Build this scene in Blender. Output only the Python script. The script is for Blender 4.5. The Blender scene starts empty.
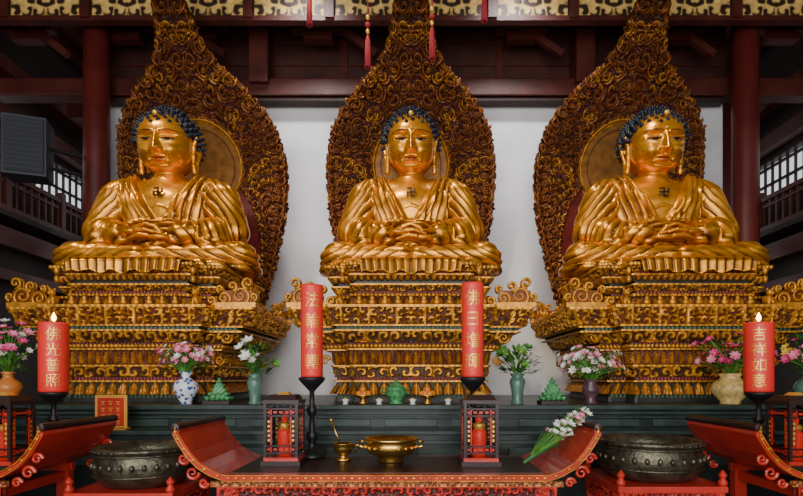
import bpy, bmesh, math, random
import numpy as np
from mathutils import Matrix, Vector
random.seed(5); np.random.seed(5)
S=bpy.context.scene
COL=S.collection
pi=math.pi

# ------------------------------------------------------------ materials
def mat(name,col=(.5,.5,.5),rough=.5,metal=0.,noise=0.,nscale=8.,bump=0.,bscale=30.,emit=None,es=0.,trans=0.,attr=False,ior=1.45,coat=0.):
    m=bpy.data.materials.new(name); m.use_nodes=True
    nt=m.node_tree; N=nt.nodes; L=nt.links
    p=N['Principled BSDF']
    p.inputs['Roughness'].default_value=rough; p.inputs['Metallic'].default_value=metal
    p.inputs['Base Color'].default_value=(*col,1)
    p.inputs['IOR'].default_value=ior
    p.inputs['Coat Weight'].default_value=coat
    if trans: p.inputs['Transmission Weight'].default_value=trans
    if emit: 
        p.inputs['Emission Color'].default_value=(*emit,1); p.inputs['Emission Strength'].default_value=es
    tc=N.new('ShaderNodeTexCoord')
    src=None
    if attr:
        a=N.new('ShaderNodeAttribute'); a.attribute_name='Col'; src=a.outputs['Color']
        L.new(a.outputs['Alpha'],p.inputs['Metallic'])
        L.new(src,p.inputs['Base Color'])
    if noise:
        n=N.new('ShaderNodeTexNoise'); n.inputs['Scale'].default_value=nscale; n.inputs['Detail'].default_value=6
        L.new(tc.outputs['Object'],n.inputs['Vector'])
        r=N.new('ShaderNodeMapRange'); r.inputs['From Min'].default_value=.3; r.inputs['From Max'].default_value=.7
        r.inputs['To Min'].default_value=1-noise; r.inputs['To Max'].default_value=1+noise
        L.new(n.outputs['Fac'],r.inputs['Value'])
        mx=N.new('ShaderNodeVectorMath'); mx.operation='SCALE'
        if src: L.new(src,mx.inputs[0])
        else: mx.inputs[0].default_value=col
        L.new(r.outputs[0],mx.inputs['Scale'])
        L.new(mx.outputs[0],p.inputs['Base Color'])
    if bump:
        n2=N.new('ShaderNodeTexNoise'); n2.inputs['Scale'].default_value=bscale; n2.inputs['Detail'].default_value=5
        L.new(tc.outputs['Object'],n2.inputs['Vector'])
        b=N.new('ShaderNodeBump'); b.inputs['Strength'].default_value=bump; b.inputs['Distance'].default_value=.02
        L.new(n2.outputs['Fac'],b.inputs['Height']); L.new(b.outputs[0],p.inputs['Normal'])
    return m
M={}
M['gilt']=mat('gilded_lacquer',rough=.29,noise=.28,nscale=5,attr=True,bump=.15,bscale=25,coat=.2)
M['paint']=mat('painted_carving',rough=.42,noise=.35,nscale=9,attr=True)
M['hair']=mat('blue_black_hair',(.010,.015,.030),.35)
M['plaster']=mat('white_plaster',(.92,.90,.92),.85,noise=.16,nscale=1.1,bump=1.,bscale=1.8)
M['redwood']=mat('dark_red_wood',(.085,.016,.010),.45,noise=.35,nscale=3,bump=.2,bscale=12)
M['maroon']=mat('maroon_board',(.06,.015,.010),.6,noise=.35,nscale=2.5)
M['redcol']=mat('red_column_paint',(.12,.016,.012),.4,noise=.25,nscale=2)
M['darkwood']=mat('dark_wood',(.03,.014,.010),.6,noise=.3)
M['redlac']=mat('red_lacquer',(.50,.030,.018),.3,noise=.2,nscale=5,coat=.4)
M['darklac']=mat('dark_lacquer',(.03,.012,.01),.35)
M['stone']=mat('green_black_stone',(.014,.024,.021),.3,noise=.4,nscale=4)
M['stonel']=mat('green_stone_edge',(.028,.05,.042),.35,noise=.4,nscale=6)
M['floor']=mat('stone_floor',(.10,.09,.08),.5,noise=.3,nscale=2)
M['candle']=mat('red_wax',(.92,.045,.035),.35,noise=.06)
M['goldp']=mat('gold_paint',(.9,.48,.08),.35,metal=.5)
M['brass']=mat('brass',(.70,.42,.10),.25,metal=.95,noise=.15)
M['bronze']=mat('dark_bronze',(.10,.09,.06),.38,metal=.75,noise=.5,nscale=12,bump=.4,bscale=35)
M['black']=mat('black_iron',(.012,.012,.014),.4)
M['glass']=mat('lantern_glass',(.75,.78,.8),.02,trans=1.,ior=1.05)
M['ledred']=mat('lamp_red_glow',(.6,.02,.015),.4,emit=(1,.05,.02),es=.35)
M['flame']=mat('flame',(1,.7,.3),.5,emit=(1,.55,.18),es=14.)
M['wvase']=mat('celadon_glass',(.22,.42,.33),.1,trans=.6)
M['yvase']=mat('yellow_porcelain',(.75,.55,.20),.2,noise=.4,nscale=20)
M['dvase']=mat('dark_vase',(.10,.05,.06),.2,noise=.3,nscale=20)
M['ovase']=mat('orange_vase',(.65,.22,.05),.2)
M['leaf']=mat('green_leaf',(.09,.28,.035),.5,noise=.3,nscale=20)
M['leafd']=mat('dark_green_leaf',(.03,.12,.03),.5)
M['pink']=mat('pink_petal',(.90,.26,.46),.6)
M['magenta']=mat('magenta_petal',(.80,.05,.27),.6)
M['white']=mat('white_petal',(.85,.84,.78),.6)
M['yel']=mat('yellow_petal',(.85,.6,.08),.6)
M['jade']=mat('jade_green_glaze',(.07,.30,.10),.25,noise=.5,nscale=30)
M['orange']=mat('orange_fruit',(.85,.28,.03),.5)
M['porc']=mat('porcelain',(.8,.8,.75),.2)
M['grey']=mat('grey_plastic',(.045,.05,.065),.5)
M['greyd']=mat('speaker_grille',(.03,.034,.045),.7)
M['tassel']=mat('red_silk',(.35,.02,.03),.7)
M['goldo']=mat('gold_ornament',(.66,.29,.03),.38,metal=.5,noise=.45,nscale=14)
M['carvo']=mat('carved_amber_wood',(.22,.06,.012),.4,metal=.25,noise=.6,nscale=10)
m=mat('blue_white_porcelain',(.8,.82,.85),.15); M['bw']=m
nt=m.node_tree; v=nt.nodes.new('ShaderNodeTexVoronoi'); v.inputs['Scale'].default_value=22
r=nt.nodes.new('ShaderNodeValToRGB'); r.color_ramp.elements[0].color=(.04,.09,.35,1); r.color_ramp.elements[1].color=(.8,.83,.88,1)
r.color_ramp.elements[0].position=.35; r.color_ramp.elements[1].position=.5
tc=nt.nodes.new('ShaderNodeTexCoord'); nt.links.new(tc.outputs['Object'],v.inputs['Vector'])
nt.links.new(v.outputs['Distance'],r.inputs[0]); nt.links.new(r.outputs[0],nt.nodes['Principled BSDF'].inputs['Base Color'])

# ------------------------------------------------------------ helpers
def npmesh(name,V,F,mats,col=None,smooth=True):
    me=bpy.data.meshes.new(name)
    me.from_pydata([tuple(v) for v in V],[],[tuple(int(i) for i in f) for f in F])
    for k in (mats if isinstance(mats,(list,tuple)) else [mats]): me.materials.append(M[k])
    if smooth: me.polygons.foreach_set('use_smooth',np.ones(len(me.polygons),bool))
    if col is not None:
        a=me.color_attributes.new('Col','FLOAT_COLOR','POINT')
        a.data.foreach_set('color',np.asarray(col,dtype=np.float32).ravel())
    me.update(); return me
def obj(name,me,loc=(0,0,0),parent=None,rot=(0,0,0)):
    o=bpy.data.objects.new(name,me); COL.objects.link(o); o.location=loc; o.rotation_euler=rot
    if parent: o.parent=parent
    return o
def empty(name,loc):
    o=bpy.data.objects.new(name,None); COL.objects.link(o); o.location=loc; o.empty_display_size=.2; return o

class B:
    def __init__(s): s.v=[];s.f=[];s.m=[];s.s=[];s.mats=[];s.T=None
    def mi(s,k):
        if k not in s.mats: s.mats.append(k)
        return s.mats.index(k)
    def add(s,V,F,k,smooth=False,T=None):
        b=len(s.v); i=s.mi(k)
        for p in V:
            p=Vector(p)
            if T is not None: p=T@p
            if s.T is not None: p=s.T@p
            s.v.append(tuple(p))
        for f in F: s.f.append([b+q for q in f]); s.m.append(i); s.s.append(smooth)
    def box(s,c,d,k,T=None,taper=1.):
        x,y,z=[a/2 for a in d]; V=[]
        for sz,t in ((-1,1),(1,taper)):
            for sx,sy in ((-1,-1),(1,-1),(1,1),(-1,1)): V.append((c[0]+sx*x*t,c[1]+sy*y*t,c[2]+sz*z))
        s.add(V,[(3,2,1,0),(4,5,6,7),(0,1,5,4),(1,2,6,5),(2,3,7,6),(3,0,4,7)],k,False,T)
    def bar(s,a,b,w,h,k):
        a=Vector(a);b=Vector(b);d=b-a;L=d.length
        T=Matrix.Translation((a+b)/2)@d.to_track_quat('X','Z').to_matrix().to_4x4()
        s.box((0,0,0),(L,w,h),k,T)
    def lathe(s,prof,c,k,seg=28,T=None,cap=True,sx=1,sy=1):
        V=[];F=[]
        for r,z in prof:
            for i in range(seg):
                a=2*pi*i/seg; V.append((c[0]+r*math.cos(a)*sx,c[1]+r*math.sin(a)*sy,c[2]+z))
        n=len(prof)
        for j in range(n-1):
            for i in range(seg):
                i2=(i+1)%seg; F.append((j*seg+i,j*seg+i2,(j+1)*seg+i2,(j+1)*seg+i))
        if cap: F.append(tuple(range(seg))[::-1]); F.append(tuple((n-1)*seg+i for i in range(seg)))
        s.add(V,F,k,True,T)
    def tube(s,P,R,k,seg=8,T=None):
        P=[Vector(p) for p in P]; n=len(P)
        if not hasattr(R,'__len__'): R=[R]*n
        V=[];F=[];up=Vector((.13,.27,.95))
        for i,p in enumerate(P):
            d=(P[min(i+1,n-1)]-P[max(i-1,0)]).normalized()
            a=d.cross(up)
            if a.length<.05: a=d.cross(Vector((1,0,0)))
            a.normalize(); b=d.cross(a)
            for j in range(seg):
                t=2*pi*j/seg; V.append(p+a*(R[i]*math.cos(t))+b*(R[i]*math.sin(t)))
        for i in range(n-1):
            for j in range(seg):
                j2=(j+1)%seg; F.append((i*seg+j,i*seg+j2,(i+1)*seg+j2,(i+1)*seg+j))
        F.append(tuple(range(seg))[::-1]); F.append(tuple((n-1)*seg+i for i in range(seg)))
        s.add(V,F,k,True,T)
    def ball(s,c,r,k,seg=10,rings=7,T=None):
        if not hasattr(r,'__len__'): r=(r,r,r)
        V=[(c[0],c[1],c[2]-r[2])];F=[]
        for j in range(1,rings):
            t=-pi/2+pi*j/rings
            for i in range(seg):
                a=2*pi*i/seg; V.append((c[0]+r[0]*math.cos(t)*math.cos(a),c[1]+r[1]*math.cos(t)*math.sin(a),c[2]+r[2]*math.sin(t)))
        V.append((c[0],c[1],c[2]+r[2])); top=len(V)-1
        for i in range(seg):
            i2=(i+1)%seg; F.append((0,1+i2,1+i)); F.append((top,1+(rings-2)*seg+i,1+(rings-2)*seg+i2))
            for j in range(rings-2): F.append((1+j*seg+i,1+j*seg+i2,1+(j+1)*seg+i2,1+(j+1)*seg+i))
        s.add(V,F,k,True,T)
    def mesh(s,name):
        me=bpy.data.meshes.new(name); me.from_pydata(s.v,[],s.f)
        for k in s.mats: me.materials.append(M[k])
        me.polygons.foreach_set('material_index',np.array(s.m,dtype=np.int32))
        me.polygons.foreach_set('use_smooth',np.array(s.s,dtype=bool))
        me.update(); return me
    def done(s,name,loc=(0,0,0),parent=None,bevel=0):
        o=obj(name,s.mesh(name),loc,parent)
        if bevel:
            b=o.modifiers.new('b','BEVEL'); b.width=bevel; b.segments=2; b.limit_method='ANGLE'
        return o

def sst(a,b,x): 
    t=np.clip((x-a)/(b-a),0,1); return t*t*(3-2*t)
def hsh(i,j,k): 
    q=np.sin(i*127.1+j*311.7+k*74.7)*43758.5453; return q-np.floor(q)
def spiral(u,v,p,seed=0.,tight=11.,jit=.4,lo=.25,hi=.75):
    gi=np.floor(u/p); gj=np.floor(v/p)
    best=np.full(u.shape,1e9); th=np.zeros(u.shape); sg=np.ones(u.shape); ph=np.zeros(u.shape); b2=np.full(u.shape,1e9)
    for di in (-1,0,1):
        for dj in (-1,0,1):
            i=gi+di;j=gj+dj
            cx=(i+.5+jit*(hsh(i,j,seed)-.5))*p; cy=(j+.5+jit*(hsh(i,j,seed+3)-.5))*p
            d=np.hypot(u-cx,v-cy); a=np.arctan2(v-cy,u-cx)
            w=d<best
            b2=np.where(w,best,np.minimum(b2,d))
            best=np.where(w,d,best); th=np.where(w,a,th)
            sg=np.where(w,np.where(hsh(i,j,seed+7)>.5,1.,-1.),sg); ph=np.where(w,hsh(i,j,seed+9)*6.28,ph)
    r=best/p
    h=.5+.5*np.sin(sg*th+r*tight+ph)
    edge=sst(.02,.16,(b2-best)/p)
    return sst(lo,hi,h)*(.35+.65*edge)
def mixc(c0,c1,t):
    c0=np.array(c0);c1=np.array(c1); return c0[None,:]*(1-t[:,None])+c1[None,:]*t[:,None]

SG=(.80,.33,.020,.70)      # statue gold
GOLD=(.74,.33,.032,.5); GOLD2=(.50,.19,.020,.5); DARK=(.055,.016,.006,.2); RED=(.24,.016,.012,.05); GREEN=(.02,.10,.05,.05)

def relief_panel(w,h,pitch,c0,c1,amp=.02,res=.012,seed=1.,mt='paint',tight=11.):
    nx=max(8,int(w/res));nz=max(6,int(h/res))
    x=np.linspace(-w/2,w/2,nx);z=np.linspace(-h/2,h/2,nz)
    X,Z=np.meshgrid(x,z,indexing='ij'); X=X.ravel();Z=Z.ravel()
    H=spiral(np.abs(X),Z,pitch,seed,tight)
    e=np.minimum(w/2-np.abs(X),h/2-np.abs(Z)); H=np.where(e<min(.018,h*.12),1.,H)
    V=np.stack([X,-H*amp,Z],1)
    idx=np.arange(nx*nz).reshape(nx,nz)
    F=np.stack([idx[:-1,:-1],idx[1:,:-1],idx[1:,1:],idx[:-1,1:]],-1).reshape(-1,4)
    n=len(V)
    V=np.vstack([V,[(-w/2,.02,-h/2),(w/2,.02,-h/2),(w/2,.02,h/2),(-w/2,.02,h/2)]])
    C=np.vstack([mixc(c0,c1,H),[c0]*4])
    F=[tuple(f) for f in F]+[(n+3,n+2,n+1,n)]
    for ring,(a,b) in ((idx[:,0],(n,n+1)),(idx[-1,:],(n+1,n+2)),(idx[::-1,-1],(n+2,n+3)),(idx[0,::-1],(n+3,n))):
        F.append(tuple([b,a]+list(int(q) for q in ring)))
    return npmesh('relief',V,F,mt,C)

# ------------------------------------------------------------ implicit surfaces
def surfnets(F,org,h):
    s=F<0; nx,ny,nz=F.shape
    c=[(i,j,k) for i in (0,1) for j in (0,1) for k in (0,1)]
    sl=lambda A,o:A[o[0]:nx-1+o[0],o[1]:ny-1+o[1],o[2]:nz-1+o[2]]
    cnt=sum(sl(s,o).astype(int) for o in c)
    mask=(cnt>0)&(cnt<8)
    I=np.argwhere(mask); idx=-np.ones(mask.shape,int); idx[mask]=np.arange(len(I))
    acc=np.zeros((len(I),3)); num=np.zeros(len(I))
    for a in c:
        for ax in range(3):
            if a[ax]==1: continue
            b=list(a); b[ax]=1
            fa=sl(F,a)[mask]; fb=sl(F,b)[mask]; cr=(fa<0)!=(fb<0)
            t=np.where(cr,fa/np.where(cr,fa-fb,1),0)
            p=np.array(a,float)[None,:].repeat(len(I),0); p[:,ax]=t
            acc+=p*cr[:,None]; num+=cr
    V=(I+acc/num[:,None])*h+np.array(org)
    Q=[]
    for ax in range(3):
        o1=[0,0,0];o1[ax]=1
        n=[nx,ny,nz]; n[ax]-=1
        A=s[:n[0],:n[1],:n[2]]; Bb=s[o1[0]:,o1[1]:,o1[2]:][:n[0],:n[1],:n[2]]
        E=np.argwhere(A!=Bb); a1=(ax+1)%3;a2=(ax+2)%3
        E=E[(E[:,a1]>0)&(E[:,a2]>0)&(E[:,a1]<F.shape[a1]-1)&(E[:,a2]<F.shape[a2]-1)]
        ins=s[E[:,0],E[:,1],E[:,2]]
        def g(d1,d2):
            e=E.copy(); e[:,a1]-=d1; e[:,a2]-=d2; return idx[e[:,0],e[:,1],e[:,2]]
        q=np.stack([g(1,1),g(0,1),g(0,0),g(1,0)],1)
        q[~ins]=q[~ins][:,::-1]; Q.append(q)
    return V,np.vstack(Q)
def grid(lo,hi,h):
    ax=[np.arange(lo[i],hi[i]+h,h,dtype=np.float32) for i in range(3)]
    return np.meshgrid(*ax,indexing='ij')
def ell(P,c,r):
    x=(P[0]-c[0]);y=(P[1]-c[1]);z=(P[2]-c[2])
    k0=np.sqrt((x/r[0])**2+(y/r[1])**2+(z/r[2])**2); k1=np.sqrt((x/r[0]**2)**2+(y/r[1]**2)**2+(z/r[2]**2)**2)+1e-9
    return k0*(k0-1)/k1
def cap(P,a,b,ra,rb):
    a=np.array(a,float);b=np.array(b,float);d=b-a
    t=np.clip(((P[0]-a[0])*d[0]+(P[1]-a[1])*d[1]+(P[2]-a[2])*d[2])/d.dot(d),0,1)
    return np.sqrt((P[0]-a[0]-t*d[0])**2+(P[1]-a[1]-t*d[1])**2+(P[2]-a[2]-t*d[2])**2)-(ra+(rb-ra)*t)
def smin(a,b,k):
    h=np.clip(.5+.5*(b-a)/k,0,1); return b*(1-h)+a*h-k*h*(1-h)

# ------------------------------------------------------------ BUDDHA
def buddha_body():
    h=.0135; lo=(-1.36,-.95,-.06)
    P=grid(lo,(1.36,.60,1.72),h)
    D=ell(P,(0,.06,.72),(.50,.34,.75))
    D=smin(D,ell(P,(0,.0,1.0),(.57,.33,.36)),.12)
    D=smin(D,cap(P,(-.50,.03,1.17),(.50,.03,1.17),.20,.20),.12)
    D=smin(D,cap(P,(0,.02,1.25),(0,-.01,1.6),.20,.165),.09)
    D=smin(D,ell(P,(0,.1,.2),(.75,.42,.30)),.08)
    for s in (-1,1):
        D=smin(D,cap(P,(s*.62,.02,1.11),(s*.77,-.06,.64),.205,.20),.07)
        D=smin(D,cap(P,(s*.77,-.08,.62),(s*.34,-.56,.46),.17,.105),.06)
        D=smin(D,ell(P,(s*.64,-.26,.42),(.17,.28,.28)),.08)
        D=smin(D,cap(P,(s*.40,-.05,.19),(s*.95,-.34,.18),.22,.19),.06)
        D=smin(D,cap(P,(s*.98,-.36,.17),(s*.1,-.66,.12),.185,.12),.05)
    D=smin(D,ell(P,(0,-.3,.04),(1.20,.56,.085)),.04)
    D=np.maximum(D,-P[2])
    V,F=surfnets(D,lo,h)
    me=npmesh('t',V,F,'gilt'); n=np.zeros(len(V)*3); me.vertex_normals.foreach_get('vector',n); n=n.reshape(-1,3)
    x,y,z=V.T; ax=np.abs(x)
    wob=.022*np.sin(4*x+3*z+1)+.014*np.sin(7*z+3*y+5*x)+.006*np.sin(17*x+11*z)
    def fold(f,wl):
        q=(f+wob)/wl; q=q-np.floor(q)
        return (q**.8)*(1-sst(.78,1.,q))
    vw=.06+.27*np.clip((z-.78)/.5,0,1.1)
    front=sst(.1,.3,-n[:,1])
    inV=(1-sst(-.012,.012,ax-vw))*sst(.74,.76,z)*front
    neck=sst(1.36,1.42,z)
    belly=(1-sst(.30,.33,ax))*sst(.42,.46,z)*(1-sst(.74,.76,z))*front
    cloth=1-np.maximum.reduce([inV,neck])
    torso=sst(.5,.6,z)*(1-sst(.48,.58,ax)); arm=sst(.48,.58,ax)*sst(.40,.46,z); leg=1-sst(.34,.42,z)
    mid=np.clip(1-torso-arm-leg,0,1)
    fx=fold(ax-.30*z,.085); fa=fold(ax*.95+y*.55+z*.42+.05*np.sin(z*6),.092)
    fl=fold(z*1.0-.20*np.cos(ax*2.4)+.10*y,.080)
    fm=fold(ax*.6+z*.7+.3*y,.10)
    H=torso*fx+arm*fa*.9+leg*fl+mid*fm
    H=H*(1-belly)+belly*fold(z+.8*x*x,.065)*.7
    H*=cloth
    amp=.056
    collar=np.exp(-((ax-vw-.03)/.022)**2)*sst(.76,.8,z)*front*(1-neck)
    collar2=np.exp(-((ax-vw-.11)/.016)**2)*sst(.76,.8,z)*front*(1-neck)
    sash=np.exp(-((z-.74)/.026)**2)*(1-sst(.36,.40,ax))*front
    under=np.exp(-((z-(.95-.35*ax))/.012)**2)*inV
    nr=.5*np.exp(-((z-1.43)/.008)**2)+.5*np.exp(-((z-1.49)/.008)**2)
    disp=cloth*.03+amp*H+.034*collar+.020*collar2+.035*sash+.014*under-.012*belly-.010*nr
    V2=V+n*(disp*(z>.012))[:,None]; V2[:,2]=np.maximum(V2[:,2],0)
    c=mixc((.075,.016,.003,.4),SG,np.clip(sst(.0,.62,H)*cloth+(1-cloth)+collar+sash,0,1))  # crease shade painted into the gold: fold valleys go dark brown
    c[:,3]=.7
    bpy.data.meshes.remove(me)
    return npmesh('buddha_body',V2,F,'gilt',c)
def robe_hem():
    ns,nt_=120,40
    s=np.linspace(-1,1,ns); t=np.linspace(0,1,nt_); Sg,Tg=np.meshgrid(s,t,indexing='ij'); s=Sg.ravel(); t=Tg.ravel()
    y=np.interp(t,[0,.35,.62,.72,1.],[-.62,-.92,-1.165,-1.205,-1.215]); z=np.interp(t,[0,.35,.62,.72,1.],[.12,.06,.035,.0,-.10])
    hang=sst(.7,1.,t); z=z-hang*.05*np.cos(s*pi*2.5)**2*(1-s*s)-hang*.02
    wd=.66*(1-.10*t); x=s*wd
    ph=np.abs(s)*6.5; q=ph-np.floor(ph); H=q**.8*(1-sst(.75,1,q))
    y=y-H*.035*sst(.5,.75,t); z=z+H*.03*(1-sst(.5,.72,t))
    e=1-sst(.94,1.,np.abs(s)); z=z-(1-e)*.02
    C=mixc((.075,.016,.003,.4),SG,sst(0,.6,H)); C[:,3]=.7  # pleat valleys darkened as well, crease shade held in the vertex colour
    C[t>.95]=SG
    idx=np.arange(ns*nt_).reshape(ns,nt_)
    F=np.stack([idx[:-1,:-1],idx[:-1,1:],idx[1:,1:],idx[1:,:-1]],-1).reshape(-1,4)
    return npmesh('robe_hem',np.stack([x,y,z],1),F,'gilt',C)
def buddha_hands():
    h=.008; lo=(-.46,-.94,.26);
    P=grid(lo,(.46,-.42,.68),h); D=None
    def u(d,k=.012):
        nonlocal D
        D=d if D is None else smin(D,d,k)
    for s,z0,yo in ((-1,.475,0.),(1,.405,-.01)):
        u(cap(P,(s*.40,-.55,z0+.02),(s*.26,-.62,z0),.08,.065),.03)
        u(ell(P,(s*.16,-.68+yo,z0-.005),(.15,.105,.042)),.03)
    for s,z0,yo in ((-1,.475,0.),(1,.405,-.01)):
        for q,(dy,L) in enumerate(((-.090,.20),(-.033,.26),(.024,.245),(.078,.19))):
            y0=-.68+yo+dy
            a=(s*.07,y0,z0+.005); b=(s*(.07-L*.5),y0-.006,z0+.016); c=(s*(.07-L),y0+.010,z0-.016)
            u(cap(P,a,b,.027,.024),.004); u(cap(P,b,c,.024,.017),.004)
        u(cap(P,(s*.20,-.62,z0+.03),(s*.11,-.66,.555),.032,.028),.02)
        u(cap(P,(s*.11,-.66,.555),(s*.012,-.68,.59),.026,.019),.006)
    V,F=surfnets(D,lo,h)
    return npmesh('buddha_hands',V,F,'gilt',np.tile(np.array(SG),(len(V),1)))
def buddha_head():
    nu,nv=300,220
    th=np.linspace(-pi,pi,nu,endpoint=False); ph=np.linspace(-pi/2+.01,pi/2-.01,nv)
    T,Pp=np.meshgrid(th,ph,indexing='ij'); T=T.ravel();Pp=Pp.ravel()
    dx=np.sin(T)*np.cos(Pp); dy=-np.cos(T)*np.cos(Pp); dz=np.sin(Pp)
    p=2.5
    k=(np.abs(dx)**p+np.abs(dy)**p+np.abs(dz)**p)**(-1/p)
    x=.335*dx*k; y=.36*dy*k; z=.415*dz*k
    x=x*(1-.09*np.clip(-z/.42,0,1)**2.2)
    fr=sst(0.,.35,-y/.36); ax=np.abs(x)
    g=lambda cx,cz,sx,sz:np.exp(-((ax-cx)/sx)**2-((z-cz)/sz)**2)
    nA=np.interp(z,[-.20,-.178,-.150,-.06,.05,.13],[0,.045,.112,.072,.034,0])
    d=nA*np.exp(-(x/(.030+.022*np.clip(-z/.15,0,1)))**2)
    d+=.042*g(.052,-.150,.024,.024)
    d+=-.056*g(.130,.040,.080,.036)
    d+=.052*g(.135,.006,.072,.034)
    slit=-.020+.024*((ax-.135)/.08)**2
    d+=-.026*np.exp(-((z-slit)/.009)**2)*(1-sst(.07,.09,np.abs(ax-.135)))
    brow=.070+.035*np.cos((ax-.14)/.14*1.35)
    d+=.024*np.exp(-((z-brow)/.014)**2)*sst(.02,.05,ax)*(1-sst(.24,.28,ax))
    d+=.036*np.exp(-((z+.232-.006*np.cos(x*50))/.015)**2-(x/.078)**2)
    d+=.040*np.exp(-((z+.274)/.018)**2-(x/.062)**2)
    d+=-.032*np.exp(-((z+.252-1.8*x*x)/.007)**2)*(1-sst(.088,.10,ax))
    d+=-.014*np.exp(-(x/.012)**2-((z+.198)/.018)**2)
    d+=-.028*g(.108,-.240,.02,.025)
    d+=-.026*np.exp(-((z+.312)/.016)**2-(x/.09)**2)
    d+=.034*g(0,-.36,.08,.045)+.030*g(.17,-.15,.08,.08)+.012*np.exp(-((z-.2)/.1)**2-(x/.2)**2)
    y=y-d*fr
    V=np.stack([x,y,z],1)
    C=np.tile(np.array(SG)*np.array((1.02,1.04,1.,1)),(len(V),1))
    front=y<-.1
    el=np.sqrt(np.clip(1-((ax-.135)/.070)**2,0,1))
    eye=front&(np.abs(ax-.135)<.070)&(np.abs(z-slit)<.012*el)
    C[eye]=(.35,.24,.12,0); C[eye&(np.abs(ax-.128)<.030)]=(.01,.008,.006,0)
    lid=front&(np.abs(ax-.135)<.088)&(np.abs(z-slit-.015*el-.003)<.007); C[lid]=(.04,.012,.005,.2)
    bl=front&(np.abs(z-brow-.006)<.009)&(ax>.04)&(ax<.25); C[bl]=(.06,.02,.008,.2)
    ml=front&(ax<.085)&(np.abs(z+.252-1.8*x*x)<.005); 
    lips=front&(ax<.08)&(z<-.218)&(z>-.292)&(ax<.085-1.0*np.abs(z+.252)); C[lips]=(.58,.15,.018,.4); C[ml]=(.10,.02,.006,.2)
    idx=np.arange(nu*nv).reshape(nu,nv); i2=np.roll(idx,-1,0)
    F=np.stack([idx[:,:-1],i2[:,:-1],i2[:,1:],idx[:,1:]],-1).reshape(-1,4)
    return npmesh('buddha_head',V,F,'gilt',C)
def buddha_ears():
    h=.010; lo=(-.48,-.16,-.45); P=grid(lo,(.48,.22,.22),h); D=None
    for s in (-1,1):
        pts=[(s*.335,-.03,-.02),(s*.37,-.03,.10),(s*.385,.06,.15),(s*.385,.11,.06),(s*.37,.08,-.08),(s*.35,.03,-.22),(s*.345,.01,-.34),(s*.335,-.02,-.36),(s*.33,-.035,-.28),(s*.33,-.03,-.14),(s*.335,-.03,-.02)]
        for a,b in zip(pts[:-1],pts[1:]):
            d=cap(P,a,b,.026,.026); D=d if D is None else smin(D,d,.02)
        D=smin(D,ell(P,(s*.33,.03,.03),(.025,.08,.12)),.02); D=smin(D,ell(P,(s*.335,.005,-.31),(.02,.035,.05)),.02)
    V,F=surfnets(D,lo,h)
    return npmesh('buddha_ears',V,F,'gilt',np.tile(np.array(SG),(len(V),1)))
def buddha_hair():
    b=B()
    b.ball((0,.055,.07),(.355,.365,.37),'hair',32,20)
    b.ball((0,.06,.38),(.19,.20,.13),'hair',20,12)
    n=330
    def curl(c,o,r):
        d=(Vector(c)-Vector(o)).normalized(); c=Vector(c)
        b.ball(tuple(c),r,'hair',8,6); b.ball(tuple(c+d*r*.75),r*.68,'hair',7,5); b.ball(tuple(c+d*r*1.45),r*.38,'hair',6,4)
    for i in range(n):
        z=1-2*(i+.5)/n; r=math.sqrt(1-z*z); a=i*2.39996
        px,py,pz=r*math.cos(a)*.375,.055+r*math.sin(a)*.385,.07+z*.375
        hl=.205-.12*max(0,abs(px)/.33)**3 if py<-.05 else (.12-1.2*(py+.05) if py<.25 else -.25)
        if pz<hl: continue
        curl((px,py,pz),(0,.05,.07),.042)
    n=70
    for i in range(n):
        z=1-(i+.5)/n; r=math.sqrt(1-z*z); a=i*2.39996
        curl((r*math.cos(a)*.20,.06+r*math.sin(a)*.21,.38+z*.13),(0,.06,.33),.034)
    b.ball((0,-.345,.33),(.035,.03,.035),'goldp',12,8)
    return b.mesh('buddha_hair')
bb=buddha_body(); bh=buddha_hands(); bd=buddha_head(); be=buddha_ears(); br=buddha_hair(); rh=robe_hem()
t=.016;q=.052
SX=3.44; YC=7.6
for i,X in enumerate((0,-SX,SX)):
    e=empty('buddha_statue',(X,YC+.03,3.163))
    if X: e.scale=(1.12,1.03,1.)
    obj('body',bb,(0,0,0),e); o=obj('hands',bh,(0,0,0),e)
    if X>0: o.scale=(-1,1,1)
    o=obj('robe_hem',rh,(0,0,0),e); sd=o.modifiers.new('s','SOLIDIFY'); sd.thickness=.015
    for nm,me in (('head',bd),('ears',be),('hair',br)): obj(nm,me,(0,-.05,1.86),e,(.09,0,0))
    b=B(); 
    for c,d in (((0,0,0),(2*q+t,.02,t)),((0,0,0),(t,.02,2*q+t)),((-q,0,-q/2),(t,.02,q)),((q,0,q/2),(t,.02,q)),((-q/2,0,q),(q,.02,t)),((q/2,0,-q),(q,.02,t))): b.box(c,d,'darklac')
    b.done('chest_emblem',(0,-.345,1.12),e)
    b=B(); b.ball((0,0,0),(.020,.014,.020),'goldp'); b.done('urna',(0,-.43,1.86+.10),e)

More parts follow.
